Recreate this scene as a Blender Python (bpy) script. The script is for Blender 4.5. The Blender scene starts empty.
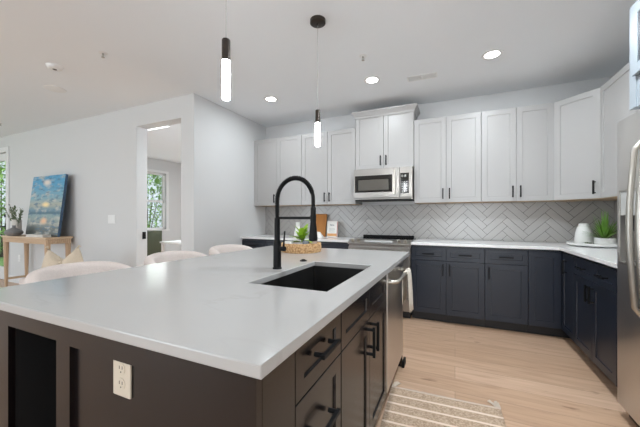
import bpy, bmesh, math, random
from mathutils import Vector, Matrix
random.seed(7)
S = bpy.context.scene
C = S.collection
PI = math.pi

# ------------------------------------------------------------------ camera
cd = bpy.data.cameras.new('camera'); cam = bpy.data.objects.new('camera', cd); C.objects.link(cam)
cam.location = (0, 0, 1.21)
cam.rotation_euler = (PI/2, 0, math.atan2(135, 300))
cd.sensor_width = 36; cd.lens = 300/640*36; cd.shift_y = 3.5/640; cd.clip_start = .02
S.camera = cam
# ------------------------------------------------------------------ sky, daylight, added fill, exposure
w = bpy.data.worlds.new('world'); S.world = w; w.use_nodes = True
nt = w.node_tree; bg = nt.nodes['Background']
bg.inputs['Color'].default_value = (.80, .90, 1, 1); bg.inputs['Strength'].default_value = 0.7

def area(name, loc, rot, sx, sy, power, col=(1, 1, 1)):
    d = bpy.data.lights.new(name, 'AREA'); d.shape = 'RECTANGLE'; d.size = sx; d.size_y = sy
    d.energy = power; d.color = col
    o = bpy.data.objects.new(name, d); C.objects.link(o); o.location = loc; o.rotation_euler = rot
    return o
area('added_fill_behind', (-6.0, -4.45, 1.35), (PI/2, 0, 0), 3.8, 2.2, 72, (.80, .91, 1))  # added fill light in an unseen opening behind the viewer
area('added_fill_aisle', (.45, -4.45, 1.35), (PI/2, 0, 0), 1.5, 2.2, 50, (.88, .95, 1))  # added fill behind the viewer, set right of the microwave's reflection
area('daylight_left', (-9.5, -.6, 1.35), (PI/2, 0, -PI/2), 4.5, 2.2, 8, (.84, .93, 1))
area('daylight_office', (-7.15, 5.35, 1.65), (PI/2, 0, -PI/2), .75, 1.4, 3, (.95, 1, .98))
sd = bpy.data.lights.new('sun', 'SUN'); sd.energy = 2.2; sd.angle = .02; sd.color = (.92, .96, 1)
sun = bpy.data.objects.new('sun', sd); C.objects.link(sun)
sun.rotation_euler = (-Vector((.12, .62, -.80))).to_track_quat('Z', 'Y').to_euler()
S.view_settings.view_transform = 'Standard'; S.view_settings.look = 'None'
S.view_settings.gamma = 1; S.view_settings.use_curve_mapping = False
S.view_settings.exposure = 0.74
S.cycles.use_denoising = True
S.cycles.sample_clamp_indirect = 6

# ------------------------------------------------------------------ materials
def mat(name, col, rough=.5, metal=0, coat=0, spec=.5, emit=None, es=0, trans=0, noise=0, nscale=20, bump=0, bscale=200):
    m = bpy.data.materials.new(name); m.use_nodes = True
    n = m.node_tree; b = n.nodes['Principled BSDF']
    b.inputs['Base Color'].default_value = (*col, 1); b.inputs['Roughness'].default_value = rough
    b.inputs['Metallic'].default_value = metal; b.inputs['Coat Weight'].default_value = coat
    b.inputs['Specular IOR Level'].default_value = spec
    b.inputs['Transmission Weight'].default_value = trans
    if emit: b.inputs['Emission Color'].default_value = (*emit, 1); b.inputs['Emission Strength'].default_value = es
    tc = n.nodes.new('ShaderNodeTexCoord')
    if noise:
        t = n.nodes.new('ShaderNodeTexNoise'); t.inputs['Scale'].default_value = nscale; t.inputs['Detail'].default_value = 5
        n.links.new(tc.outputs['Object'], t.inputs['Vector'])
        mx = n.nodes.new('ShaderNodeMixRGB'); mx.inputs[1].default_value = (*[max(0, c*(1-noise)) for c in col], 1)
        mx.inputs[2].default_value = (*[min(1, c*(1+noise)) for c in col], 1)
        n.links.new(t.outputs['Fac'], mx.inputs[0]); n.links.new(mx.outputs[0], b.inputs['Base Color'])
    if bump:
        t = n.nodes.new('ShaderNodeTexNoise'); t.inputs['Scale'].default_value = bscale
        n.links.new(tc.outputs['Object'], t.inputs['Vector'])
        bp = n.nodes.new('ShaderNodeBump'); bp.inputs['Strength'].default_value = bump; bp.inputs['Distance'].default_value = .002
        n.links.new(t.outputs['Fac'], bp.inputs['Height']); n.links.new(bp.outputs[0], b.inputs['Normal'])
    return m

def lin(r, g, b):
    f = lambda c: ((c/255+.055)/1.055)**2.4 if c/255 > .04045 else c/255/12.92
    return (f(r), f(g), f(b))

M = {}
M['wall'] = mat('wall_paint', (.68, .68, .68), .6, noise=.01, nscale=3, bump=.05, bscale=300)
M['ceil'] = mat('ceiling_paint', (.88, .905, .93), .8, bump=.05, bscale=300)
M['trim'] = mat('white_trim', (.82, .82, .82), .35)
M['white'] = mat('white_cabinet', (.425, .413, .406), .35, noise=.01, nscale=2)
M['navy'] = mat('navy_cabinet', (.012, .0165, .028), .36, noise=.06, nscale=3)
M['navy_warm'] = mat('navy_floor_bounce', (.0056, .0036, .0040), .25, spec=.55, noise=.06, nscale=3)  # island paint is navy too; warm floor bounce is put into this colour
M['black'] = mat('matte_black', (.005, .005, .0055), .5, spec=.2, noise=.1, nscale=30)
M['dark'] = mat('niche_shade', (.006, .006, .007), .6, noise=.1, nscale=10)  # near-black: the shade inside the island niche is put into the colour
M['toe'] = mat('toe_black', (.012, .010, .011), .5, noise=.1, nscale=10)
M['ply'] = mat('birch_underside', (.48, .33, .20), .5, noise=.15, nscale=12)
M['sink'] = mat('black_granite_sink', (.010, .0095, .009), .45, noise=.2, nscale=200)
M['glassblack'] = mat('black_glass', (.012, .011, .010), .08, noise=.05)
M['winglass'] = mat('microwave_window', (.10, .092, .08), .15, noise=.05)
M['almond'] = mat('almond_plastic', (.62, .55, .45), .4, noise=.02)
M['plastic'] = mat('white_plastic', (.84, .84, .83), .4, noise=.02)
M['slot'] = mat('dark_slot', (.10, .09, .08), .6, noise=.05)
M['greyplastic'] = mat('grey_plastic', (.42, .42, .41), .3, noise=.03)
M['ceramic'] = mat('white_ceramic', (.80, .80, .78), .35, noise=.05, nscale=12)
M['stone'] = mat('grey_stoneware', (.24, .235, .235), .5, noise=.2, nscale=25)
M['cream'] = mat('cream_ceramic', (.66, .62, .57), .6, noise=.1, nscale=25)
M['boucle'] = mat('cream_boucle', (.72, .64, .60), .95, noise=.12, nscale=120, bump=1, bscale=160)
M['linen'] = mat('cream_linen', (.70, .60, .47), .95, noise=.12, nscale=90, bump=.6, bscale=250)
M['towel'] = mat('white_towel', (.68, .62, .54), .95, noise=.06, nscale=60, bump=.8, bscale=300)
M['leaf'] = mat('green_leaf', (.12, .27, .03), .4, noise=.7, nscale=14)
M['limeleaf'] = mat('lime_leaf', (.28, .46, .035), .4, noise=.3, nscale=9)
M['sage'] = mat('sage_leaf', (.13, .18, .09), .6, noise=.4, nscale=9)
M['bush'] = mat('garden_leaf', (.30, .50, .12), .5, noise=.4, nscale=3)
M['bark'] = mat('bark', (.12, .08, .05), .8, noise=.3)
M['soil'] = mat('soil', (.05, .035, .025), .9, noise=.3, nscale=40)
M['lawn'] = mat('lawn', (.12, .22, .05), .9, noise=.4, nscale=6)
M['bronze'] = mat('bronze_metal', (.050, .040, .033), .40, metal=.6, noise=.1)
M['glow'] = mat('glowing_acrylic', (.9, .9, .9), .4, emit=(.93, .97, 1), es=42)
M['strip'] = mat('strip_lens', (.9, .9, .9), .4, emit=(1, 1, 1), es=1.4)
M['paleblue'] = mat('pale_blue_face', (.30, .335, .37), .35, noise=.02)
M['lampface'] = mat('lamp_lens', (.9, .9, .9), .4, emit=(1, .98, .94), es=14)
M['paper'] = mat('paper', (.82, .80, .76), .6, noise=.03)
M['ink'] = mat('grey_ink', (.30, .30, .30), .7)
M['orange'] = mat('orange_print', (.72, .36, .14), .6, noise=.3, nscale=30)
M['pink'] = mat('coral_print', (.62, .30, .27), .6, noise=.1)
M['olive'] = mat('olive_paint', (.045, .050, .026), .5, noise=.1)
M['grout'] = mat('grey_grout', (.13, .125, .12), .9, noise=.1, nscale=50)
M['tile'] = mat('glazed_white_tile', (.46, .445, .43), .22, noise=.06, nscale=4, bump=.12, bscale=12)
M['chromewhite'] = mat('button_white', (.75, .75, .72), .4)
M['screen'] = mat('laptop_black', (.02, .025, .028), .3, noise=.05)
M['candle'] = mat('smoky_glass', (.33, .38, .42), .12, noise=.1, trans=.3)
M['blush'] = mat('blush_glass', (.62, .50, .44), .2, noise=.1, trans=.2)

def glass(name, col=(1, 1, 1)):
    m = bpy.data.materials.new(name); m.use_nodes = True; n = m.node_tree
    n.nodes.remove(n.nodes['Principled BSDF'])
    t = n.nodes.new('ShaderNodeBsdfTransparent'); g = n.nodes.new('ShaderNodeBsdfGlossy'); x = n.nodes.new('ShaderNodeMixShader')
    x.inputs[0].default_value = .06; t.inputs[0].default_value = (*col, 1); g.inputs['Roughness'].default_value = .02
    n.links.new(t.outputs[0], x.inputs[1]); n.links.new(g.outputs[0], x.inputs[2])
    n.links.new(x.outputs[0], n.nodes['Material Output'].inputs['Surface'])
    return m
M['pane'] = glass('clear_pane', (.95, .97, .96))

def steel(name, axis, col=(.62, .60, .575), rough=.30):
    m = mat(name, col, rough, metal=1); n = m.node_tree; b = n.nodes['Principled BSDF']
    tc = n.nodes.new('ShaderNodeTexCoord'); mp = n.nodes.new('ShaderNodeMapping'); t = n.nodes.new('ShaderNodeTexNoise')
    sc = [400, 400, 400]; sc[axis] = 3; mp.inputs['Scale'].default_value = sc; t.inputs['Scale'].default_value = 1
    n.links.new(tc.outputs['Object'], mp.inputs[0]); n.links.new(mp.outputs[0], t.inputs['Vector'])
    r = n.nodes.new('ShaderNodeMapRange'); r.inputs['To Min'].default_value = rough-.06; r.inputs['To Max'].default_value = rough+.10
    n.links.new(t.outputs['Fac'], r.inputs[0]); n.links.new(r.outputs[0], b.inputs['Roughness'])
    return m
M['steel'] = steel('brushed_steel', 0, (.40, .38, .36))
M['steelv'] = steel('brushed_steel_upright', 2)
M['handle'] = mat('satin_steel', (.50, .475, .43), .34, metal=1, noise=.03)

def quartz(name, col):
    m = mat(name, col, .15); n = m.node_tree; b = n.nodes['Principled BSDF']
    tc = n.nodes.new('ShaderNodeTexCoord'); mp = n.nodes.new('ShaderNodeMapping'); mp.inputs['Rotation'].default_value = (0, 0, .6)
    mp.inputs['Scale'].default_value = (.8, 2.0, 1)
    t = n.nodes.new('ShaderNodeTexNoise'); t.inputs['Scale'].default_value = 1.5; t.inputs['Detail'].default_value = 6; t.inputs['Distortion'].default_value = .6
    n.links.new(tc.outputs['Object'], mp.inputs[0]); n.links.new(mp.outputs[0], t.inputs['Vector'])
    r = n.nodes.new('ShaderNodeValToRGB'); e = r.color_ramp.elements
    e[0].position = .488; e[0].color = (0, 0, 0, 1); e[1].position = .512; e[1].color = (0, 0, 0, 1)
    k = e.new(.5); k.color = (1, 1, 1, 1)
    n.links.new(t.outputs['Fac'], r.inputs[0])
    t2 = n.nodes.new('ShaderNodeTexNoise'); t2.inputs['Scale'].default_value = 2.2
    n.links.new(tc.outputs['Object'], t2.inputs['Vector'])
    r2 = n.nodes.new('ShaderNodeMapRange'); r2.inputs['From Min'].default_value = .5; r2.inputs['From Max'].default_value = .75
    n.links.new(t2.outputs['Fac'], r2.inputs[0])
    mu = n.nodes.new('ShaderNodeMath'); mu.operation = 'MULTIPLY'; n.links.new(r.outputs[0], mu.inputs[0]); n.links.new(r2.outputs[0], mu.inputs[1])
    mx = n.nodes.new('ShaderNodeMixRGB'); mx.inputs[1].default_value = (*col, 1); mx.inputs[2].default_value = (.40, .385, .37, 1)
    n.links.new(mu.outputs[0], mx.inputs[0]); n.links.new(mx.outputs[0], b.inputs['Base Color'])
    return m
M['quartz'] = quartz('white_quartz', (.455, .445, .435)); M['quartz_lit'] = quartz('white_quartz_lit', (.84, .835, .83))  # same stone twice; the back-run copy is brightened for the stronger light there

def oak_floor():
    m = mat('light_oak_planks', (.5, .36, .25), .38); n = m.node_tree; b = n.nodes['Principled BSDF']; L = n.links.new
    tc = n.nodes.new('ShaderNodeTexCoord')
    br = n.nodes.new('ShaderNodeTexBrick'); br.inputs['Scale'].default_value = 1
    br.inputs['Brick Width'].default_value = 1.9; br.inputs['Row Height'].default_value = .19
    br.inputs['Mortar Size'].default_value = .0012; br.inputs['Mortar Smooth'].default_value = .1; br.offset = .37; br.inputs['Bias'].default_value = 0
    br.inputs['Color1'].default_value = (.545, .358, .238, 1); br.inputs['Color2'].default_value = (.65, .452, .322, 1); br.inputs['Mortar'].default_value = (.28, .19, .125, 1)
    L(tc.outputs['Object'], br.inputs['Vector'])
    mp = n.nodes.new('ShaderNodeMapping'); mp.inputs['Scale'].default_value = (1.2, 14, 1)
    L(tc.outputs['Object'], mp.inputs[0])
    g = n.nodes.new('ShaderNodeTexNoise'); g.inputs['Scale'].default_value = 2; g.inputs['Detail'].default_value = 7; g.inputs['Distortion'].default_value = 1.0
    L(mp.outputs[0], g.inputs['Vector'])
    r = n.nodes.new('ShaderNodeValToRGB'); e = r.color_ramp.elements
    e[0].position = .25; e[0].color = (.70, .64, .60, 1); e[1].position = .6; e[1].color = (1.0, 1.0, 1.0, 1)
    L(g.outputs['Fac'], r.inputs[0])
    mu = n.nodes.new('ShaderNodeMixRGB'); mu.blend_type = 'MULTIPLY'; mu.inputs[0].default_value = .7
    L(br.outputs['Color'], mu.inputs[1]); L(r.outputs[0], mu.inputs[2])
    # knots
    mp2 = n.nodes.new('ShaderNodeMapping'); mp2.inputs['Scale'].default_value = (2.0, 7, 1); L(tc.outputs['Object'], mp2.inputs[0])
    v = n.nodes.new('ShaderNodeTexNoise'); v.inputs['Scale'].default_value = 1.9; v.inputs['Detail'].default_value = 3; L(mp2.outputs[0], v.inputs['Vector'])
    r3 = n.nodes.new('ShaderNodeValToRGB'); e = r3.color_ramp.elements
    e[0].position = .665; e[0].color = (0, 0, 0, 1); e[1].position = .76; e[1].color = (1, 1, 1, 1)
    L(v.outputs['Fac'], r3.inputs[0])
    mk = n.nodes.new('ShaderNodeMixRGB'); mk.inputs[2].default_value = (.26, .15, .09, 1); L(r3.outputs[0], mk.inputs[0]); L(mu.outputs[0], mk.inputs[1])
    L(mk.outputs[0], b.inputs['Base Color'])
    return m
M['floor'] = oak_floor()

def oak(name, c1, c2, sc=(2, 30, 30)):
    m = mat(name, c1, .5); n = m.node_tree; b = n.nodes['Principled BSDF']
    tc = n.nodes.new('ShaderNodeTexCoord'); mp = n.nodes.new('ShaderNodeMapping'); mp.inputs['Scale'].default_value = sc
    t = n.nodes.new('ShaderNodeTexNoise'); t.inputs['Scale'].default_value = 1.5; t.inputs['Detail'].default_value = 4
    n.links.new(tc.outputs['Object'], mp.inputs[0]); n.links.new(mp.outputs[0], t.inputs['Vector'])
    mx = n.nodes.new('ShaderNodeMixRGB'); mx.inputs[1].default_value = (*c1, 1); mx.inputs[2].default_value = (*c2, 1)
    n.links.new(t.outputs['Fac'], mx.inputs[0]); n.links.new(mx.outputs[0], b.inputs['Base Color'])
    return m
M['oak'] = oak('pale_oak', (.55, .38, .24), (.70, .52, .36))
M['oaku'] = oak('pale_oak_leg', (.50, .33, .20), (.64, .45, .30), (30, 30, 2))
M['board'] = oak('honey_board', (.36, .13, .02), (.50, .21, .045), (30, 30, 3))

def rug_mat():
    m = mat('striped_wool', (.5, .4, .3), .95); n = m.node_tree; b = n.nodes['Principled BSDF']; L = n.links.new
    tc = n.nodes.new('ShaderNodeTexCoord'); sp = n.nodes.new('ShaderNodeSeparateXYZ'); L(tc.outputs['Object'], sp.inputs[0])
    md = n.nodes.new('ShaderNodeMath'); md.operation = 'PINGPONG'; md.inputs[1].default_value = .047; ad = n.nodes.new('ShaderNodeMath'); ad.inputs[1].default_value = .009; L(sp.outputs['Y'], ad.inputs[0]); L(ad.outputs[0], md.inputs[0])
    r = n.nodes.new('ShaderNodeMapRange'); r.inputs['From Min'].default_value = .0065; r.inputs['From Max'].default_value = .0105; L(md.outputs[0], r.inputs[0])
    t = n.nodes.new('ShaderNodeTexNoise'); t.inputs['Scale'].default_value = 110; t.inputs['Detail'].default_value = 3; L(tc.outputs['Object'], t.inputs['Vector'])
    cr = n.nodes.new('ShaderNodeValToRGB'); e = cr.color_ramp.elements
    e[0].position = .35; e[0].color = (.35, .24, .16, 1); e[1].position = .65; e[1].color = (.60, .45, .33, 1); L(t.outputs['Fac'], cr.inputs[0])
    mx = n.nodes.new('ShaderNodeMixRGB'); mx.inputs[1].default_value = (.80, .66, .55, 1); L(r.outputs[0], mx.inputs[0]); L(cr.outputs[0], mx.inputs[2])
    L(mx.outputs[0], b.inputs['Base Color'])
    bp = n.nodes.new('ShaderNodeBump'); bp.inputs['Strength'].default_value = .6; bp.inputs['Distance'].default_value = .004; L(t.outputs['Fac'], bp.inputs['Height']); L(bp.outputs[0], b.inputs['Normal'])
    return m
M['rug'] = rug_mat()
M['fringe'] = mat('cream_fringe', (.66, .57, .48), .95, noise=.1, nscale=60)

def wicker_mat():
    m = mat('natural_wicker', (.5, .3, .14), .7); n = m.node_tree; b = n.nodes['Principled BSDF']; L = n.links.new
    tc = n.nodes.new('ShaderNodeTexCoord')
    t = n.nodes.new('ShaderNodeTexVoronoi'); t.inputs['Scale'].default_value = 75; L(tc.outputs['Object'], t.inputs['Vector'])
    cr = n.nodes.new('ShaderNodeValToRGB'); e = cr.color_ramp.elements
    e[0].position = .1; e[0].color = (.80, .55, .30, 1); e[1].position = .8; e[1].color = (.42, .22, .085, 1); L(t.outputs['Distance'], cr.inputs[0])
    L(cr.outputs[0], b.inputs['Base Color'])
    return m
M['wicker'] = wicker_mat()

def seascape():
    m = mat('seascape_paint', (.3, .5, .6), .5); n = m.node_tree; b = n.nodes['Principled BSDF']; L = n.links.new
    tc = n.nodes.new('ShaderNodeTexCoord'); sp = n.nodes.new('ShaderNodeSeparateXYZ'); L(tc.outputs['Object'], sp.inputs[0])
    def nz(scale, vec, det=5):
        mp = n.nodes.new('ShaderNodeMapping'); mp.inputs['Scale'].default_value = vec; L(tc.outputs['Object'], mp.inputs[0])
        t = n.nodes.new('ShaderNodeTexNoise'); t.inputs['Scale'].default_value = scale; t.inputs['Detail'].default_value = det; L(mp.outputs[0], t.inputs['Vector'])
        return t.outputs['Fac']
    base = n.nodes.new('ShaderNodeValToRGB'); L(sp.outputs['Z'], base.inputs[0]); e = base.color_ramp.elements
    stops = [(.0, (.10, .11, .10)), (.12, (.13, .15, .14)), (.20, (.28, .30, .27)), (.34, (.24, .35, .36)), (.36, (.06, .14, .19)), (.42, (.16, .28, .34)), (.50, (.42, .42, .34)), (.62, (.20, .38, .46)), (.8, (.09, .34, .54)), (1, (.07, .33, .56))]
    e[0].position, e[0].color = stops[0][0], (*stops[0][1], 1); e[1].position, e[1].color = stops[-1][0], (*stops[-1][1], 1)
    for p, c in stops[1:-1]:
        k = e.new(p); k.color = (*c, 1)
    def mixin(prev, fac, col, lo, hi, amount=1):
        r = n.nodes.new('ShaderNodeMapRange'); r.inputs['From Min'].default_value = lo; r.inputs['From Max'].default_value = hi; r.inputs['To Max'].default_value = amount; L(fac, r.inputs[0])
        x = n.nodes.new('ShaderNodeMixRGB'); x.inputs[2].default_value = (*col, 1); L(r.outputs[0], x.inputs[0]); L(prev, x.inputs[1]); return x.outputs[0]
    c = mixin(base.outputs[0], nz(5, (1, 1, 2.6)), (.58, .54, .47), .50, .66, .75)
    c = mixin(c, nz(7, (1, 1, 3.5)), (.06, .15, .24), .52, .66, .8)
    # sun and its reflection, near the middle of the canvas
    def blob(prev, x0, z0, rx, rz, col):
        a = n.nodes.new('ShaderNodeVectorMath'); a.operation = 'SUBTRACT'; a.inputs[1].default_value = (x0, 0, z0); L(tc.outputs['Object'], a.inputs[0])
        d = n.nodes.new('ShaderNodeVectorMath'); d.operation = 'MULTIPLY'; d.inputs[1].default_value = (1/rx, 0, 1/rz); L(a.outputs[0], d.inputs[0])
        l = n.nodes.new('ShaderNodeVectorMath'); l.operation = 'LENGTH'; L(d.outputs[0], l.inputs[0])
        return mixin(prev, l.outputs['Value'], col, 1, .3)
    c = blob(c, .5, .50, .14, .05, (.95, .72, .35))
    c = blob(c, .5, .24, .13, .07, (.80, .50, .30))
    c = blob(c, .45, .86, .14, .07, (.75, .66, .58))
    c = blob(c, .15, .10, .22, .10, (.06, .07, .06))
    L(c, b.inputs['Base Color'])
    return m
M['art'] = seascape()
M['artside'] = mat('painted_canvas_edge', (.05, .10, .17), .6, noise=.8, nscale=14)

# ------------------------------------------------------------------ mesh builder
class B:
    def __init__(s): s.bm = bmesh.new()
    def box(s, x0, x1, y0, y1, z0, z1, bev=0):
        r = bmesh.ops.create_cube(s.bm, size=1); v = r['verts']
        bmesh.ops.scale(s.bm, vec=(abs(x1-x0), abs(y1-y0), abs(z1-z0)), verts=v)
        bmesh.ops.translate(s.bm, vec=((x0+x1)/2, (y0+y1)/2, (z0+z1)/2), verts=v)
        if bev:
            ed = list({e for q in v for e in q.link_edges})
            bmesh.ops.bevel(s.bm, geom=ed, offset=bev, segments=2, affect='EDGES', profile=.6)
        return s
    def poly(s, pts): 
        return s.bm.faces.new([s.bm.verts.new(p) for p in pts])
    def cyl(s, a, b, r, r2=None, n=16, caps=True):
        a, b = Vector(a), Vector(b); d = b-a
        q = d.to_track_quat('Z', 'Y').to_matrix().to_4x4()
        m = Matrix.Translation((a+b)/2) @ q
        bmesh.ops.create_cone(s.bm, cap_ends=caps, segments=n, radius1=r, radius2=r if r2 is None else r2, depth=d.length, matrix=m)
        return s
    def tube(s, pts, r, n=10, closed=False):
        pts = [Vector(p) for p in pts]; rings = []; N = len(pts)
        rr = r if isinstance(r, (list, tuple)) else [r]*N
        up = None
        for i, p in enumerate(pts):
            t = (pts[min(i+1, N-1)] - pts[max(i-1, 0)]).normalized()
            if up is None:
                up = t.orthogonal().normalized()
            up = (up - t*up.dot(t)).normalized(); sd = t.cross(up)
            rings.append([s.bm.verts.new(p + (up*math.cos(2*PI*k/n) + sd*math.sin(2*PI*k/n))*rr[i]) for k in range(n)])
        for i in range(N-1):
            for k in range(n):
                s.bm.faces.new((rings[i][k], rings[i][(k+1) % n], rings[i+1][(k+1) % n], rings[i+1][k]))
        s.bm.faces.new(rings[0][::-1]); s.bm.faces.new(rings[-1])
        return s
    def lathe(s, prof, c=(0, 0, 0), n=32):
        rings = []
        for r, z in prof:
            if r < 1e-5: rings.append([s.bm.verts.new((c[0], c[1], c[2]+z))])
            else: rings.append([s.bm.verts.new((c[0]+r*math.cos(2*PI*k/n), c[1]+r*math.sin(2*PI*k/n), c[2]+z)) for k in range(n)])
        for a, b in zip(rings, rings[1:]):
            for k in range(n):
                k2 = (k+1) % n
                if len(a) == 1 and len(b) == 1: continue
                if len(a) == 1: s.bm.faces.new((a[0], b[k], b[k2]))
                elif len(b) == 1: s.bm.faces.new((a[k], b[0], a[k2]))
                else: s.bm.faces.new((a[k], a[k2], b[k2], b[k]))
        return s
    def leaf(s, p, d, L, W, droop=.3, n=5, fold=.25):
        p = Vector(p); d = Vector(d).normalized()
        sd = d.cross(Vector((0, 0, 1)))
        if sd.length < .05: sd = Vector((1, 0, 0))
        sd.normalize(); prev = None
        for i in range(n+1):
            t = i/n; c = p + d*L*t + Vector((0, 0, -droop*L*t*t)); ww = W*math.sin(PI*min(.98, .12+.88*t))
            up = Vector((0, 0, fold*ww))
            row = [s.bm.verts.new(c - sd*ww + up), s.bm.verts.new(c), s.bm.verts.new(c + sd*ww + up)]
            if prev:
                for k in (0, 1): s.bm.faces.new((prev[k], prev[k+1], row[k+1], row[k]))
            prev = row
        return s
    def build(s, name, m, parent=None, loc=None, rot=None, smooth=False, bevel=0, normals=True, solid=0, label=None):
        if normals: bmesh.ops.recalc_face_normals(s.bm, faces=s.bm.faces)
        me = bpy.data.meshes.new(name); s.bm.to_mesh(me); s.bm.free()
        for x in (m if isinstance(m, (list, tuple)) else [m]): me.materials.append(M[x])
        o = bpy.data.objects.new(name, me); C.objects.link(o)
        if parent: o.parent = parent
        if loc: o.location = loc
        if rot: o.rotation_euler = rot
        if smooth:
            for p in me.polygons: p.use_smooth = True
            if smooth != 'all':
                me.set_sharp_from_angle(angle=math.radians(40))
        if bevel:
            b = o.modifiers.new('bevel', 'BEVEL'); b.width = bevel; b.segments = 2; b.limit_method = 'ANGLE'
        if solid:
            b = o.modifiers.new('solid', 'SOLIDIFY'); b.thickness = solid; b.offset = 0
        if label: o['label'] = label
        return o

def tag(o, label, cat, group=None, kind=None):
    o['label'] = label; o['category'] = cat
    if group: o['group'] = group
    if kind: o['kind'] = kind
    return o
def thing(name, label, cat, loc=(0, 0, 0), rz=0, group=None):
    o = bpy.data.objects.new(name, None); C.objects.link(o); o.location = loc; o.rotation_euler = (0, 0, rz); o.empty_display_size = .1
    return tag(o, label, cat, group)
def struct(name, b, m, label, cat, **k):
    return tag(b.build(name, m, **k), label, cat, None, 'structure')
def copy_tree(o, parent=None):
    c = o.copy(); C.objects.link(c)
    if parent: c.parent = parent
    for ch in [q for q in C.objects if q.parent == o]: copy_tree(ch, c)
    return c

# ------------------------------------------------------------------ room shell
XL, XR, YB, H = -2.94, 1.58, 4.28, 2.74        # kitchen: left wall, right wall, back wall, ceiling height
YL = 2.74                                       # wall between living area and office
struct('floor', B().box(-9.75, 1.73, -4.65, 7.2, -.12, 0), 'floor', 'light oak plank floor with dark knots', 'floor')
struct('ceiling', B().box(-9.75, 1.73, -4.65, 7.2, H, H+.12), 'ceil', 'smooth white painted ceiling', 'ceiling')
struct('wall_back', B().box(XL-.15, XR+.15, YB, YB+.15, 0, H), 'wall', 'pale grey kitchen wall behind the range', 'wall')
struct('wall_right', B().box(XR, XR+.15, -4.65, YB, 0, H), 'wall', 'pale grey wall behind the refrigerator', 'wall')
struct('wall_left', B().box(XL-.15, XL, YL+.157, YB, 0, H), 'wall', 'pale grey wall closing the kitchen beside the doorway', 'wall')
OX0, OX1, OZ = -4.014, -3.16, 2.465             # doorway to the office
DX0, DX1, DZ = -8.72, -7.70, 2.44               # glazed patio door
b = B()
b.box(-9.75, DX0, YL, YL+.157, 0, H).box(DX0, DX1, YL, YL+.157, DZ, H).box(DX1, OX0, YL, YL+.157, 0, H)
b.box(OX0, OX1, YL, YL+.157, OZ, H).box(OX1, XL, YL, YL+.157, 0, H)
struct('wall_living', b, 'wall', 'pale grey living area wall with the doorway and the light switch', 'wall')
b = B()                                         # behind the viewer: unseen wall, openings added and spaced to shape the fill
b.box(-9.75, -8.0, -4.65, -4.5, 0, H).box(-4.0, -.35, -4.65, -4.5, 0, H).box(1.25, XR, -4.65, -4.5, 0, H)
for x0, x1 in ((-8.0, -4.0), (-.35, 1.25)): b.box(x0, x1, -4.65, -4.5, 2.5, H).box(x0, x1, -4.65, -4.5, 0, .2)
struct('wall_behind', b, 'wall', 'unseen pale wall behind the viewer with openings added for fill light', 'wall')
b = B()
b.box(-9.75, -9.6, -4.5, -2.9, 0, H).box(-9.75, -9.6, 1.7, YL, 0, H).box(-9.75, -9.6, -2.9, 1.7, 2.5, H).box(-9.75, -9.6, -2.9, 1.7, 0, .2)
struct('wall_far_left', b, 'wall', 'pale living area wall with a wide window opening', 'wall')
WY0, WY1, WZ0, WZ1 = 4.93, 5.74, .88, 2.38
b = B()
b.box(-7.35, -7.2, YL+.157, WY0, 0, H).box(-7.35, -7.2, WY1, 7.05, 0, H).box(-7.35, -7.2, WY0, WY1, 0, WZ0).box(-7.35, -7.2, WY0, WY1, WZ1, H)
struct('wall_office_left', b, 'wall', 'pale wall with a sash window seen through the doorway', 'wall')
struct('wall_office_back', B().box(-7.35, XL, 7.05, 7.2, 0, H), 'wall', 'pale wall at the end of the room beyond the doorway', 'wall')
struct('wall_office_right', B().box(XL-.15, XL, YB+.15, 7.05, 0, H), 'wall', 'pale wall on the hidden side of the room beyond the doorway', 'wall')
b = B().box(DX1+.1, OX0, YL-.015, YL, 0, .13, .003).box(OX1, XL, YL-.015, YL, 0, .13, .003)
struct('baseboard_living', b, 'trim', 'white baseboard along the living area wall', 'baseboard')
struct('baseboard_left', B().box(XL, XL+.015, YL, 3.6, 0, .13, .003), 'trim', 'white baseboard along the kitchen side wall', 'baseboard')
# office sash window
b = B()
for y0, y1, z0, z1 in ((WY0, WY0+.05, WZ0, WZ1), (WY1-.05, WY1, WZ0, WZ1), (WY0, WY1, WZ0, WZ0+.05), (WY0, WY1, WZ1-.05, WZ1), (WY0, WY1, 1.60, 1.66)):
    b.box(-7.30, -7.24, y0, y1, z0, z1, .004)
for y0, y1, z0, z1 in ((WY0-.07, WY0, WZ0, WZ1+.07), (WY1, WY1+.07, WZ0, WZ1+.07), (WY0, WY1, WZ1, WZ1+.07), (WY0-.1, WY1+.1, WZ0-.04, WZ0)):
    b.box(-7.2, -7.17, y0, y1, z0, z1, .004)
win = struct('window_1', b, 'trim', 'white double hung window in the room beyond the doorway', 'window')
B().box(-7.275, -7.27, WY0+.05, WY1-.05, WZ0+.05, WZ1-.05).build('glass_pane', 'pane', win)
# glazed patio door with casing
b = B()
for x0, x1, z0, z1 in ((DX0-.09, DX0, 0, DZ+.09), (DX1, DX1+.09, 0, DZ+.09), (DX0, DX1, DZ, DZ+.09)):
    b.box(x0, x1, YL-.02, YL, z0, z1, .004)
struct('trim_1', b, 'trim', 'white casing around the glazed patio door', 'door casing')
b = B()
for x0, x1, z0, z1 in ((DX0+.01, DX0+.13, .01, DZ-.01), (DX1-.13, DX1-.01, .01, DZ-.01), (DX0+.13, DX1-.13, .01, .25), (DX0+.13, DX1-.13, DZ-.15, DZ-.01)):
    b.box(x0, x1, YL+.02, YL+.065, z0, z1, .004)
dr = struct('door_1', b, 'trim', 'white glazed patio door beside the console table', 'door')
B().box(DX0+.13, DX1-.13, YL+.04, YL+.045, .25, DZ-.15).build('glass_pane', 'pane', dr)
hb = B().box(DX1-.10, DX1-.05, YL+.005, YL+.02, .93, 1.09, .006)
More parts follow.
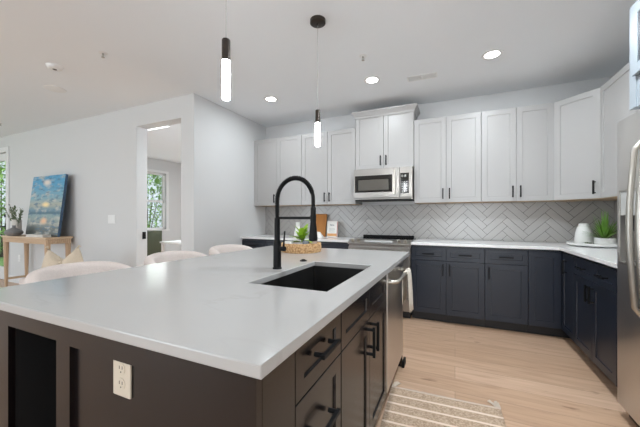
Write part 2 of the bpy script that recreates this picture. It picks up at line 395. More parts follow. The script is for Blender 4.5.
hb.cyl((DX1-.075, YL+.02, 1.03), (DX1-.075, YL-.04, 1.03), .011).box(DX1-.20, DX1-.065, YL-.05, YL-.032, 1.02, 1.04, .005)
hb.build('lever_handle', 'black', dr)
B().cyl((DX1-.075, YL+.02, 1.23), (DX1-.075, YL-.012, 1.23), .030, n=20).build('deadbolt', 'black', dr)
# strike plate on the jamb of the doorway
tag(B().box(OX0, OX0+.006, YL+.085, YL+.135, .90, 1.0, .002).build('strike_plate', 'black'), 'small black latch plate on the left jamb of the doorway', 'latch')

# garden outside
struct('lawn', B().box(-30, -9.8, -20, 30, -.25, -.15).box(-9.8, -7.4, 2.95, 30, -.25, -.15), 'lawn', 'grass outside the windows', 'lawn')
def bush(name, label, x, y, rx, ry, h, n, z0=-.15, seed=1):
    r = random.Random(seed); t = thing(name, label, 'bush', (x, y, z0))
    b = B()
    for i in range(n):
        u = r.uniform(0, 2*PI); cz = r.uniform(-.95, 1); rr = math.sqrt(1-cz*cz)*r.uniform(.55, 1)
        p = (rx*rr*math.cos(u), ry*rr*math.sin(u), h*.52 + cz*h*.48)
        b.leaf(p, (r.uniform(-1, 1), r.uniform(-1, 1), r.uniform(-.5, .8)), r.uniform(.12, .22), .04, .3, 3)
    b.build('foliage', 'bush', t, normals=False)
    sb = B()
    for k in range(5):
        a = k*2*PI/5; sb.tube([(.05*math.cos(a), .05*math.sin(a), 0), (rx*.2*math.cos(a), ry*.2*math.sin(a), h*.35), (rx*.45*math.cos(a), ry*.45*math.sin(a), h*.75)], [.03, .02, .008], 6)
    sb.build('stems', 'bark', t)
bush('garden_bush', 'leafy green bush outside the glazed patio door', -14.2, 4.9, 1.9, .9, 4.2, 3500, seed=3)
bush('garden_bush', 'leafy green bush outside the window beyond the doorway', -12.5, 9.0, 1.0, 1.3, 3.4, 2500, seed=4)

# ------------------------------------------------------------------ herringbone backsplash
def herring(x0, x1, z0, z1, W, n, ox, oz, gap=.0021):
    """clipped tile outlines in (x, z)"""
    out = []; s = W/math.sqrt(2); R = int(6/W)
    def clip(poly, ax, val, keep_ge):
        res = []
        for i in range(len(poly)):
            a, c = poly[i], poly[(i+1) % len(poly)]
            ia = (a[ax] >= val) == keep_ge or a[ax] == val; ic = (c[ax] >= val) == keep_ge or c[ax] == val
            if ia: res.append(a)
            if ia != ic:
                t = (val-a[ax])/(c[ax]-a[ax]); res.append((a[0]+(c[0]-a[0])*t, a[1]+(c[1]-a[1])*t))
        return res
    for p in range(-R, R):
        for q in range(-R, R):
            t = (p-q) % (2*n)
            if t == 0: rc = (p, p+n, q, q+1)
            elif t == 2*n-1: rc = (p, p+1, q, q+n)
            else: continue
            cx, cz = (rc[0]-rc[2])*s+ox, (rc[0]+rc[2])*s+oz
            if cx < x0-.6 or cx > x1+.6 or cz < z0-.6 or cz > z1+.6: continue
            g = gap/W
            a = [(rc[0]+g, rc[2]+g), (rc[1]-g, rc[2]+g), (rc[1]-g, rc[3]-g), (rc[0]+g, rc[3]-g)]
            pl = [((u-v)*s+ox, (u+v)*s+oz) for u, v in a]
            for ax, val, ge in ((0, x0, True), (0, x1, False), (1, z0, True), (1, z1, False)):
                pl = clip(pl, ax, val, ge)
                if len(pl) < 3: break
            if len(pl) >= 3: out.append(pl)
    return out
def backsplash(name, label, x0, x1, z0, z1, loc, rz, ox, oz):
    t = thing(name, label, 'backsplash', loc, rz)
    B().box(x0, x1, -.005, -.0005, z0, z1).build('grout', 'grout', t)
    b = B()
    for pl in herring(x0, x1, z0, z1, .0762, 4, ox, oz):
        fr = [b.bm.verts.new((x, -.0085, z)) for x, z in pl]; bk = [b.bm.verts.new((x, -.004, z)) for x, z in pl]
        b.bm.faces.new(fr)
        for i in range(len(pl)): b.bm.faces.new((fr[i], fr[(i+1) % len(pl)], bk[(i+1) % len(pl)], bk[i]))
    b.build('tiling', 'tile', t)
backsplash('tile_backsplash', 'white herringbone tile backsplash on the wall behind the range', XL+.002, XR-.012, .917, 1.384, (0, YB, 0), 0, -.065, .02)
backsplash('tile_backsplash', 'white herringbone tile backsplash on the short wall beside the refrigerator', 0, 1.80, .917, 1.384, (XR, YB-.001, 0), -PI/2, .1, .02)

# ------------------------------------------------------------------ cabinets
def shaker(w, h, fr=.057, t=.020, rec=.007):
    """door or drawer slab: x 0..w, z 0..h, front at y=-t, back at y=0"""
    b = B(); V = b.bm.verts.new; F = b.bm.faces.new
    e = .0015
    def ring(dx, y): return [V((dx, y, dx)), V((w-dx, y, dx)), V((w-dx, y, h-dx)), V((dx, y, h-dx))]
    R = [ring(0, 0), ring(0, -t+e), ring(e, -t), ring(fr, -t), ring(fr+.002, -t+rec)]
    for a, c in zip(R, R[1:]):
        for k in range(4): F((a[k], a[(k+1) % 4], c[(k+1) % 4], c[k]))
    F(R[-1]); F(R[0][::-1])
    return b
def pull(length=.13, vertical=True, proud=.032, r=.0065, round_post=False):
    b = B(); d = length/2
    if vertical:
        b.box(-r, r, -proud-r, -proud+r, -d, d, .0015)
        for s in (-1, 1): b.cyl((0, 0, s*(d-.014)), (0, -proud, s*(d-.014)), r*1.2 if round_post else r*.8, n=12)
    else:
        b.box(-d, d, -proud-r, -proud+r, -r, r, .0015)
        for s in (-1, 1): b.cyl((s*(d-.014), 0, 0), (s*(d-.014), -proud, 0), r*1.2 if round_post else r*.8, n=12)
    return b
def add_front(parent, kind, x, z, w, h, m, hx=None, hz=None, vertical=True, hl=.13, fr=.057, rp=False):
    d = shaker(w, h, min(fr, h*.30)).build(kind, m, parent, loc=(x, -.0005, z))
    if hx is not None:
        pull(hl, vertical, round_post=rp, r=.0065).build('handle', 'black', d, loc=(hx, -.020, hz))
    return d
G = .0015
def base_cab(label, loc, rz, w, m, drawers, doors, depth=.595, hl=.13, toe=True, group=None, rp=False, z1=.883, dh=.715, open_top=False):
    """drawers: list of widths or None; doors: list of (width, handle side)"""
    t = thing('base_cabinet', label, 'cabinet', loc, rz, group)
    b = B()
    if open_top:
        b.box(0, .018, 0, depth, .105, z1).box(w-.018, w, 0, depth, .105, z1).box(.018, w-.018, 0, depth, .105, .123)
        b.box(.018, w-.018, depth-.018, depth, .123, z1).box(.018, w-.018, 0, .018, .84, z1)
    else: b.box(0, w, 0, depth, .105, z1)
    b.build('carcass', m, t)
    B().box(0, w, .075, depth, .0, .105).build('toe_kick', 'toe', t)
    x = 0
    for dw in drawers:
        add_front(t, 'drawer_front', x+G, dh, dw-2*G, .862-dh, m, (dw-2*G)/2, (.862-dh)/2, False, hl, rp=rp); x += dw
    x = 0
    top = dh-.004 if drawers else .862
    for dw, side in doors:
        h = top-.110
        hx = None if side is None else (.035 if side == 'l' else dw-.035)
        add_front(t, 'door', x+G, .110, dw-2*G, h, m, hx, h-.095 if drawers else h-.12, True, hl, rp=rp); x += dw
    return t
def wall_cab(label, loc, rz, w, doors, z0=1.386, z1=2.436, depth=.325, name='wall_cabinet', crown=False, m='white'):
    t = thing(name, label, 'cabinet', (loc[0], loc[1], z0), rz)
    h = z1-z0
    B().box(0, w, 0, depth, .004, h).build('carcass', m, t)
    B().box(.001, w-.001, .001, depth, 0, .004).build('underside', 'ply', t, label='bare wood underside')
    x = 0
    for dw, side in doors:
        dd = h-.006
        add_front(t, 'door', x+G, .003, dw-2*G, dd, m, None if side is None else (.035 if side == 'l' else dw-.038), .105, True, .13); x += dw
    return t
FB = 3.675     # face plane of the back base run (doors stand 2 cm proud of it)
N = 'navy'
base_cab('navy base cabinet at the far end of the run beside the kitchen side wall', (XL+.002, FB, 0), 0, .845, N, [.4225, .4225], [(.4225, 'r'), (.4225, 'l')])
base_cab('navy base cabinet between the range and the cabinet at the side wall', (-2.09, FB, 0), 0, .842, N, [.421, .421], [(.421, 'r'), (.421, 'l')])
base_cab('navy two-door base cabinet just right of the range', (-.471, FB, 0), 0, .762, N, [.381, .381], [(.381, 'r'), (.381, 'l')])
base_cab('narrow navy base cabinet with one drawer and one door left of the corner', (.293, FB, 0), 0, .385, N, [.385], [(.385, 'l')])
# lazy-susan corner cabinet
t = thing('corner_base_cabinet', 'navy corner base cabinet with two doors meeting at the inside corner', 'cabinet', (.68, FB, 0))
B().box(0, .885, 0, .595, .105, .883).box(.295, .885, -.348, 0, .105, .883).build('carcass', N, t)
B().box(0, .885, .075, .595, 0, .105).box(.37, .885, -.348, .075, 0, .105).build('toe_kick', 'toe', t)
add_front(t, 'door', .002, .110, .268, .752, N)
d = shaker(.318, .752).build('door', N, t, loc=(.2945, -.0275, .110), rot=(0, 0, -PI/2))
pull(.13).build('handle', 'black', d, loc=(.14, -.02, .63))
FR = .975
base_cab('navy base cabinet on the right run with two drawers over two doors', (FR, 3.325, 0), -PI/2, .764, N, [.417, .347], [(.382, 'r'), (.382, 'l')])
struct('trim_2', B().box(FR, XR-.003, 2.458, 2.558, 0, .883), 'navy', 'navy filler between the right run and the refrigerator panel', 'filler panel')

def slab(name, label, polys, z0, z1):
    b = B()
    for x0, x1, y0, y1 in polys: b.box(x0, x1, y0, y1, z0, z1)
    return tag(b.build(name, 'quartz', bevel=.003), label, 'countertop')
# L-shaped top: one outline, extruded
def prism(pts, z0, z1):
    b = B(); lo = [b.bm.verts.new((x, y, z0)) for x, y in pts]; hi = [b.bm.verts.new((x, y, z1)) for x, y in pts]
    b.bm.faces.new(lo[::-1]); b.bm.faces.new(hi); n = len(pts)
    for i in range(n): b.bm.faces.new((lo[i], lo[(i+1) % n], hi[(i+1) % n], hi[i]))
    return b
yb = YB-.010; xr = XR-.010
tag(prism([(-.472, 3.63), (.93, 3.63), (.93, 2.458), (xr, 2.458), (xr, yb), (-.472, yb)], .885, .915).build('countertop', 'quartz_lit', bevel=.003), 'white quartz countertop running round the corner from the range to the refrigerator', 'countertop')
tag(prism([(XL+.001, 3.63), (-1.246, 3.63), (-1.246, yb), (XL+.001, yb)], .885, .915).build('countertop', 'quartz_lit', bevel=.003), 'short white quartz countertop between the kitchen side wall and the range', 'countertop')

# wall cabinets
FU = 3.952+.02
UD = YB-FU-.002
wall_cab('white wall cabinet at the far end beside the kitchen side wall', (XL+.002, FU), 0, .856, [(.428, 'r'), (.428, 'l')], depth=UD)
wall_cab('white wall cabinet with two doors just left of the taller microwave cabinet', (-2.08, FU), 0, .834, [(.417, 'r'), (.417, 'l')], depth=UD)
t = wall_cab('taller white wall cabinet with a crown above the microwave', (-1.244, FU), 0, .768, [(.384, 'r'), (.384, 'l')], z0=1.846, z1=2.60, depth=UD)
h = 2.60-1.846
b = B()
prof = [(.0, -.055), (.008, -.055), (.012, -.030), (.040, .012), (.045, .015), (.045, .034), (.0, .034)]
rows = []
for o_, z in prof:
    rows.append([b.bm.verts.new(p) for p in ((-o_, UD, h+z), (-o_, -.022-o_, h+z), (.768+o_, -.022-o_, h+z), (.768+o_, UD, h+z))])
for a, c in zip(rows, rows[1:]):
    for k in range(3): b.bm.faces.new((a[k], a[k+1], c[k+1], c[k]))
b.bm.faces.new(rows[-1])
b.build('crown_molding', 'white', t)
wall_cab('white wall cabinet with two doors just right of the microwave', (-.472, FU), 0, .750, [(.375, 'r'), (.375, 'l')], depth=UD)
wall_cab('white wall cabinet with two doors left of the angled corner cabinet', (.280, FU), 0, .688, [(.344, 'r'), (.344, 'l')], depth=UD)
# diagonal corner cabinet
A0, A1 = (.972, FU), (1.272, 3.672)
t = thing('corner_wall_cabinet', 'white angled wall cabinet with a single door across the corner', 'cabinet', (A0[0], A0[1], 1.386))
pts = [(0, 0), (A1[0]-A0[0], A1[1]-A0[1]), (XR-.002-A0[0], A1[1]-A0[1]), (XR-.002-A0[0], YB-.002-A0[1]), (0, YB-.002-A0[1])]
prism(pts, .004, 1.05).build('carcass', 'white', t); prism(pts, 0, .004).build('underside', 'ply', t, label='bare wood underside')
dl = math.hypot(pts[1][0], pts[1][1])
d = shaker(dl-.02, 1.044).build('door', 'white', t, loc=(.0065, -.0085, .003), rot=(0, 0, -PI/4))
pull(.13).build('handle', 'black', d, loc=(dl-.06, -.02, .105))
wall_cab('white wall cabinet on the right-hand wall beside the refrigerator', (1.272, 3.670), -PI/2, 1.212, [(.606, 'r'), (.606, 'l')], depth=XR-1.272-.002)
# cabinet over the refrigerator: pale blue-grey face, navy inset panels
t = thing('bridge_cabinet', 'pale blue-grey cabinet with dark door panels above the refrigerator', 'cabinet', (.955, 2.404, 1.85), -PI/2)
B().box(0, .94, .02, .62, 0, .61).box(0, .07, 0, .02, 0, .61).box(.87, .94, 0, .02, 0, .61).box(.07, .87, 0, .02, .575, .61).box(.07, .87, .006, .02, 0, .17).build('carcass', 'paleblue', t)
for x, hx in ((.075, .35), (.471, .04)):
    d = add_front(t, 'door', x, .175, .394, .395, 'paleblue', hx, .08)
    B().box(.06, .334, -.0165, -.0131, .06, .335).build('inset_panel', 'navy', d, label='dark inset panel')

# ------------------------------------------------------------------ refrigerator (side by side, faces the island)
FY0, FY1 = 1.530, 2.429
t = thing('refrigerator', 'tall stainless steel side-by-side refrigerator with a dispenser in one door', 'refrigerator', (.905, FY1, 0), -PI/2)
FW = FY1-FY0
B().box(.004, FW-.004, .055, .66, .03, 1.775, .004).build('body', 'greyplastic', t)
b = B().box(.02, FW-.02, .05, .1, .012, .075)
b.build('base_grille', 'black', t)
for x in (.05, FW-.05): B().cyl((x, .12, 0), (x, .12, .03), .02).build('foot', 'black', t)
def plate(b, x0, x1, z0, z1, ox0, ox1, oz0, oz1):
    """door slab 5 cm thick with rounded outer edges and a rectangular pocket"""
    V = b.bm.verts.new; F = b.bm.faces.new
    def ring(y, d): return [V((x0+d, y, z0+d)), V((x1-d, y, z0+d)), V((x1-d, y, z1-d)), V((x0+d, y, z1-d))]
    R = [ring(.05, 0), ring(.008, 0), ring(.0024, .0024), ring(0, .008)]
    H_ = [V((ox0, 0, oz0)), V((ox1, 0, oz0)), V((ox1, 0, oz1)), V((ox0, 0, oz1))]
    P_ = [V((ox0, .042, oz0)), V((ox1, .042, oz0)), V((ox1, .042, oz1)), V((ox0, .042, oz1))]
    R += [H_, P_]
    for a, c in zip(R, R[1:]):
        for k in range(4): F((a[k], a[(k+1) % 4], c[(k+1) % 4], c[k]))
    F(R[-1]); F(R[0][::-1])
SP = .385
b = B(); plate(b, .002, SP-.002, .08, 1.79, .05, .27, .94, 1.36)
fz = b.build('freezer_door', 'steelv', t, smooth=True)
B().box(.05, .27, .001, .042, 1.22, 1.36).build('control_panel', 'greyplastic', fz)
b = B().box(.040, .05, -.004, .004, .93, 1.37, .002).box(.27, .28, -.004, .004, .93, 1.37, .002).box(.05, .27, -.004, .004, 1.36, 1.37, .002).box(.05, .27, -.004, .03, .93, .945, .002)
b.build('dispenser_frame', 'handle', fz)
B().box(.0505, .2695, .038, .0415, .95, 1.22).build('dispenser_recess', 'slot', fz)
B().box(.14, .18, .012, .03, 1.13, 1.215, .003).build('dispenser_paddle', 'black', fz)
b = B().box(SP+.002, FW-.002, 0, .05, .08, 1.79, .010)
rd = b.build('fridge_door', 'steelv', t)
for x, p in ((SP-.045, fz), (SP+.045, rd)):
    pts = [(x, .0, .70), (x, -.03, .705), (x, -.055, .74)] + [(x, -.055-.022*math.sin(PI*k/12), .74+.82*k/12) for k in range(1, 12)] + [(x, -.055, 1.56), (x, -.03, 1.595), (x, 0, 1.60)]
    B().tube(pts, .014, 12).build('handle', 'handle', p, smooth='all')

# ------------------------------------------------------------------ range and microwave
RX = -1.238; RW = .760
t = thing('range', 'stainless steel slide-in range with a black glass cooktop and front knobs', 'range', (RX, 3.63, 0))
B().box(.002, RW-.002, .03, .62, .09, .90).build('body', 'steel', t)
B().box(.01, RW-.01, .08, .6, 0, .09).build('toe_kick', 'toe', t)
B().box(.0, RW, .105, .60, .9005, .925, .003).build('cooktop', 'glassblack', t)
B().box(.03, RW-.03, .575, .615, .925, .955, .004).build('rear_vent', 'black', t)
b = B(); sec = [(.02, .865), (-.018, .868), (-.022, .880), (.06, .932), (.105, .932), (.105, .865)]
l = [b.bm.verts.new((-.003, y, z)) for y, z in sec]; r_ = [b.bm.verts.new((RW+.003, y, z)) for y, z in sec]
b.bm.faces.new(l); b.bm.faces.new(r_[::-1])
for i in range(len(sec)): b.bm.faces.new((l[i], l[(i+1) % 6], r_[(i+1) % 6], r_[i]))
cp = b.build('control_panel', 'steel', t, bevel=.002)
nrm = Vector((0, -.052, .082)).normalized()
for x in (.055, .13, RW-.13, RW-.055):
    p = Vector((x, .018, .9075)); kb = B().cyl(p, p+nrm*.010, .024, n=20).cyl(p+nrm*.010, p+nrm*.034, .019, .016, n=20)
    kb.build('knob', 'handle', cp, smooth=True)
db = B(); q = [Vector((.21, .002, .8985)), Vector((RW-.21, .002, .8985)), Vector((RW-.21, .038, .9215)), Vector((.21, .038, .9215))]
lo = [db.bm.verts.new(v) for v in q]; hi = [db.bm.verts.new(v+nrm*.002) for v in q]
db.bm.faces.new(hi)
for i in range(4): db.bm.faces.new((lo[i], lo[(i+1) % 4], hi[(i+1) % 4], hi[i]))
db.build('touch_display', 'greyplastic', cp)
od = B().box(.004, RW-.004, -.02, .03, .26, .845, .006).build('oven_door', 'steel', t)
B().box(.10, RW-.10, -.022, -.018, .38, .70, .001).build('oven_window', 'glassblack', od)
B().cyl((.04, -.07, .80), (RW-.04, -.07, .80), .013).cyl((.08, -.02, .80), (.08, -.07, .80), .01).cyl((RW-.08, -.02, .80), (RW-.08, -.07, .80), .01).build('handle', 'handle', od, smooth=True)
B().box(.004, RW-.004, -.015, .03, .10, .25, .006).build('drawer_front', 'steel', t)

MX, MZ, MH = -1.239, 1.428, .414
t = thing('microwave', 'stainless steel over-the-range microwave under the crowned white cabinet', 'microwave', (MX, 3.875, MZ))
MW = .758
B().box(0, MW, .02, .39, .012, MH, .003).build('body', 'steel', t)
B().box(.02, MW-.02, .0, .38, 0, .012).build('underside_vent', 'black', t)
md = B().box(.0, .600, -.02, .019, .03, MH, .006).build('door', 'steel', t)
B().box(.018, .510, -.0225, -.019, .105, .325, .001).build('door_glass', 'glassblack', md)
B().box(.065, .465, -.0245, -.0226, .130, .270, .001).build('window', 'winglass', md)
B().box(.528, .556, -.050, -.036, .07, MH-.03, .006).box(.534, .550, -.037, -.019, .09, .11).box(.534, .550, -.037, -.019, MH-.07, MH-.05).build('handle', 'handle', md)
mp_ = B().box(.603, MW, -.02, .019, .03, MH, .006).build('control_panel', 'steel', t)
B().box(.612, MW-.040, -.0225, -.019, .080, .335, .001).build('keypad', 'glassblack', mp_)
for r in range(5):
    for c in range(3): B().box(.630+c*.028, .642+c*.028, -.0232, -.0224, .105+r*.03, .110+r*.03).build('key', 'chromewhite', mp_)
for x in (.628, .640, .664, .676): B().box(x, x+.006, -.0232, -.0224, .285, .312).build('display_digit', 'chromewhite', mp_)

# ------------------------------------------------------------------ island
IX0, IX1, IY0, IY1 = -1.735, -.352, .495, 2.625
SX0, SX1, SY0, SY1 = -.852, -.462, 1.095, 1.805
b = B(); V = b.bm.verts.new; F = b.bm.faces.new
def rect(x0, x1, y0, y1, z): return [V((x0, y0, z)), V((x1, y0, z)), V((x1, y1, z)), V((x0, y1, z))]
o1, i1 = rect(IX0, IX1, IY0, IY1, .915), rect(SX0, SX1, SY0, SY1, .915)
o0, i0 = rect(IX0, IX1, IY0, IY1, .885), rect(SX0, SX1, SY0, SY1, .885)
for k in range(4):
    j = (k+1) % 4
    F((o1[k], o1[j], i1[j], i1[k])); F((o0[k], o0[j], i0[j], i0[k])); F((o1[k], o1[j], o0[j], o0[k])); F((i1[k], i1[j], i0[j], i0[k]))
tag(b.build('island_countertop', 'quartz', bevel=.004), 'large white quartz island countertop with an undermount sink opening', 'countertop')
CF = -.405     # island cabinet face; fronts stand 2 cm proud
NAVYW = 'navy_warm'
ID = .60
# drawer stack
t = thing('island_drawer_cabinet', 'dark island cabinet with a stack of drawers at the near corner', 'cabinet', (CF, .548, 0), PI/2)
B().box(0, .497, 0, ID, .105, .883).build('carcass', NAVYW, t)
B().box(0, .497, .075, ID, 0, .105).build('toe_kick', 'toe', t)
B().box(0, .146, -.02, 0, .105, .883).build('filler_panel', NAVYW, t)
for z, h in ((.110, .285), (.399, .307), (.710, .160)):
    add_front(t, 'drawer_front', .150, z, .344, h, NAVYW, .172, h*.55, False, .135, fr=.050, rp=True)
# sink cabinet
t = base_cab('dark island cabinet under the sink with paired doors below false drawers', (CF, 1.049, 0), PI/2, .808, NAVYW, [], [], depth=ID, open_top=True)
for x in (0, .404):
    add_front(t, 'drawer_front', x+G, .710, .404-2*G, .160, NAVYW, fr=.050)
for x, hx in ((0, .404-.04), (.404, .04)):
    add_front(t, 'door', x+G, .110, .404-2*G, .596, NAVYW, hx, .50, True, .145, rp=True)
# dishwasher
t = thing('dishwasher', 'stainless steel dishwasher at the far end of the island with a towel on it', 'dishwasher', (CF, 1.862, 0), PI/2)
B().box(.004, .600, 0, ID-.03, .11, .875).build('body', 'greyplastic', t)
B().box(.01, .594, .05, ID-.05, 0, .11).build('toe_kick', 'toe', t)
dd = B().box(.003, .601, -.024, -.001, .115, .872, .005).build('door', 'steelv', t)
b = B().tube([(.045, -.024, .80), (.045, -.055, .80), (.06, -.072, .80), (.10, -.078, .80), (.50, -.078, .80), (.54, -.072, .80), (.555, -.055, .80), (.555, -.024, .80)], .0125, 12)
b.cyl((.045, -.022, .80), (.045, -.03, .80), .02).cyl((.555, -.022, .80), (.555, -.03, .80), .02)
b.build('handle', 'handle', dd, smooth=True)
B().box(.598, .690, -.036, -.017, .0, .055, .006).build('kick_plate', 'black', t)
# end panels
t = thing('island_end_panel', 'dark paneled near end of the island with an open niche', 'end panel', (0, .5465, 0))
b = B()
b.box(-1.157, -1.083, -.0205, 0, 0, .883).box(-.455, CF+.02, -.0205, 0, 0, .883).box(-1.083, -.455, -.0205, 0, .812, .883).box(-1.083, -.455, -.0205, 0, 0, .12)
b.box(-1.695, -1.473, -.0205, 0, 0, .883).box(-1.473, -1.157, -.0205, 0, .817, .883)
b.build('face_frame', NAVYW, t)
B().box(-1.083, -.455, -.007, 0, .12, .812).build('inset_panel', NAVYW, t)
b = B().box(-1.695, -1.473, .0005, .36, 0, .883).box(-1.157, -1.010, .0005, .36, 0, .883).box(-1.473, -1.157, .34, .36, 0, .883).box(-1.473, -1.157, .0005, .34, .817, .883)
b.build('niche_box', 'dark', t)
t = thing('island_back_panel', 'dark back panel of the island facing the stools', 'back panel', (0, 0, 0))
B().box(-1.030, -1.010, .91, 2.500, 0, .883).build('panel', NAVYW, t)
t = thing('island_side_panel', 'dark plain panel closing the far end of the island beside the dishwasher', 'side panel', (0, 0, 0))
B().box(-1.009, CF+.015, 2.480, 2.500, 0, .883).build('panel', NAVYW, t)
# outlet on the end panel
def outlet(name, label, loc, rz, m, w=.078, h=.122):
    t = thing(name, label, 'outlet', loc, rz)
    B().box(-w/2, w/2, -.006, 0, -h/2, h/2, .003).build('cover_plate', m, t)
    for z in (-.021, .021):
        f = B().cyl((0, -.0055, z), (0, -.0075, z), .0165, n=20).build('receptacle', m, t)
        B().box(-.007, -.005, -.0082, -.0072, z-.001, z+.008).box(.005, .007, -.0082, -.0072, z-.001, z+.008).cyl((0, -.0072, z-.009), (0, -.0082, z-.009), .0022, n=8).build('slot', 'slot', f)
    return t
outlet('wall_outlet', 'almond duplex outlet on the dark near end of the island', (-.845, .5394, .768), 0, 'almond', .074, .114)
outlet('wall_outlet', 'white wall outlet low on the wall under the console table', (-7.24, YL-.0005, .46), 0, 'plastic')

# sink basin
t = thing('kitchen_sink', 'black undermount kitchen sink set into the island top', 'sink', ((SX0+SX1)/2, (SY0+SY1)/2, .8835))
hx_, hy_ = (SX1-SX0)/2+.006, (SY1-SY0)/2+.006
b = B(); V = b.bm.verts.new; F = b.bm.faces.new
def rr(hx, hy, z, r, n=4):
    out = []
    for cx, cy, a0 in ((hx-r, hy-r, 0), (-hx+r, hy-r, PI/2), (-hx+r, -hy+r, PI), (hx-r, -hy+r, 1.5*PI)):
        for k in range(n+1):
            a = a0+PI/2*k/n; out.append(V((cx+r*math.cos(a), cy+r*math.sin(a), z)))
    return out
R = [rr(hx_+.012, hy_+.012, 0, .02), rr(hx_, hy_, 0, .015), rr(hx_, hy_, -.19, .015), rr(hx_-.02, hy_-.02, -.215, .02)]
R2 = [rr(hx_+.012, hy_+.012, -.004, .02), rr(hx_+.004, hy_+.004, -.2, .02), rr(hx_-.016, hy_-.016, -.222, .02)]
for seq in (R, R2):
    for a, c in zip(seq, seq[1:]):
        for k in range(len(a)): F((a[k], a[(k+1) % len(a)], c[(k+1) % len(a)], c[k]))
F(R[-1]); F(R2[-1])
for k in range(len(R[0])): F((R[0][k], R[0][(k+1) % len(R[0])], R2[0][(k+1) % len(R[0])], R2[0][k]))
b.build('basin', 'sink', t)
B().lathe([(0, .003), (.03, .003), (.042, .006), (.045, .001)], (0, 0, -.215)).build('drain', 'black', t, smooth=True)

# faucet
fx, fy = -.927, 1.464
t = thing('kitchen_faucet', 'black spring-neck pull-down kitchen faucet behind the island sink', 'faucet', (fx, fy, .915))
B().lathe([(0, 0), (.0265, 0), (.0265, .006), (.0225, .010), (.0225, .145), (.0205, .155), (.0165, .165), (.0155, .29), (0, .29)]).build('body', 'black', t, smooth=True)
arch = [(0, 0, .29)] + [(0, 0, .29+.10*k/4) for k in range(1, 5)]
arch += [(.114-.114*math.cos(PI*k/18), 0, .39+.122*math.sin(PI*k/18)) for k in range(1, 19)] + [(.228, 0, .36), (.228, 0, .33)]
B().tube(arch, .0105, 12).build('hose', 'black', t, smooth='all')
# spring coil around the hose
P = [Vector(p) for p in arch]; cum = [0]
for a, c in zip(P, P[1:]): cum.append(cum[-1]+(c-a).length)
def along(s):
    for i in range(len(P)-1):
        if s <= cum[i+1]: 
            q = (s-cum[i])/(cum[i+1]-cum[i]); return P[i].lerp(P[i+1], q), (P[i+1]-P[i]).normalized()
    return P[-1], (P[-1]-P[-2]).normalized()
pts = []; turns = 44
for k in range(turns*8+1):
    s = cum[-1]*.02 + cum[-1]*.80*k/(turns*8); p, tg = along(s); sd = Vector((0, 1, 0)); up = tg.cross(sd)
    a = 2*PI*k/8; pts.append(p+(sd*math.cos(a)+up*math.sin(a))*.0128)
B().tube(pts, .0022, 5).build('spring', 'black', t, smooth='all')
B().box(.010, .225, -.007, .007, .282, .297, .003).cyl((.228, 0, .272), (.228, 0, .305), .0165).build('docking_arm', 'black', t)
B().lathe([(0, .165), (.019, .165), (.0235, .17), (.0235, .185), (.018, .245), (.0145, .275), (.0145, .345), (.011, .35), (0, .35)], (.228, 0, 0)).build('spray_head', 'black', t, smooth=True)
B().cyl((.015, 0, .115), (.052, 0, .115), .0135, n=20).build('lever_hub', 'black', t, smooth=True)
B().tube([(.042, 0, .12), (.044, 0, .15), (.050, 0, .215)], [.006, .005, .0045], 8).build('lever', 'black', t, smooth='all')
tag(B().lathe([(0, .012), (.012, .012), (.012, .006), (.022, .006), (.0235, 0), (0, 0)], (-.926, 1.785, .9152)).build('disposal_button', 'black', smooth=True), 'round black push button set in the island top behind the sink', 'button')

# towel over the dishwasher handle
t0 = B(); cols = 18; V = t0.bm.verts.new
HX = CF+.078; HYc = 1.862+.445; HZ = .80
path = [(-.018, -.22), (-.020, -.12), (-.019, -.03), (-.0165, .0), (-.011, .012), (0, .0165), (.011, .012), (.0165, 0), (.021, -.05), (.024, -.13), (.027, -.21), (.030, -.27)]
grid = []
for i, (dx, dz) in enumerate(path):
    row = []
    for j in range(cols+1):
        u = j/cols; hang = min(1, max(0, -dz/.12))
        y = HYc + (u-.5)*(.165+.03*hang); wv = (.006*math.sin(u*13+.5)+.003*math.sin(u*29))*hang
        zz = HZ+dz-(.035*u*hang if i > 7 else -.01*u*hang)
        row.append(V((HX+dx+wv*(1 if dx > 0 else .3), y, zz)))
    grid.append(row)
for a, c in zip(grid, grid[1:]):
    for j in range(cols): t0.bm.faces.new((a[j], a[j+1], c[j+1], c[j]))
tag(t0.build('dish_towel', 'towel', smooth='all', solid=.004), 'cream kitchen towel hanging over the dishwasher handle', 'towel')

# ------------------------------------------------------------------ things on the island
bx, by = -1.205, 2.285
t = thing('wicker_tray', 'round woven wicker basket tray on the island beside the faucet', 'basket', (bx, by, .9155))
b = B()
for k in range(6):
    z = .006+.0125*k; rad = .160+.006*math.sin(PI*(k+1)/7)
    pts = []
    for q in range(97):
        a = 2*PI*q/96; pts.append(((rad+.0022*math.sin(24*a+PI*k))*math.cos(a), (rad+.0022*math.sin(24*a+PI*k))*math.sin(a), z))
    b.tube(pts, .0072, 6)
b.build('woven_wall', 'wicker', t, smooth='all')
B().lathe([(0, .002), (.158, .002), (.158, .012), (0, .012)]).build('base', 'wicker', t)
zt = .9155+.0125
t = thing('potted_plant', 'small plant with bright lime leaves in the wicker tray', 'plant', (bx+.01, by-.005, zt))
B().lathe([(0, 0), (.036, 0), (.045, .06), (.045, .068), (.040, .068), (.038, .055), (0, .055)]).build('pot', 'ceramic', t, smooth=True)
B().lathe([(0, .056), (.037, .056)]).build('soil', 'soil', t)
r = random.Random(5); b = B()
for k in range(26):
    a = r.uniform(0, 2*PI); el = r.uniform(.2, 1.4); d = (math.cos(a)*math.cos(el), math.sin(a)*math.cos(el), math.sin(el))
    s0 = r.uniform(.02, .09)
    b.leaf((d[0]*.3*s0, d[1]*.3*s0, .06+d[2]*s0), d, r.uniform(.09, .14), r.uniform(.018, .028), .25, 5)
b.build('leaves', 'limeleaf', t, normals=False, smooth='all')
b = B()
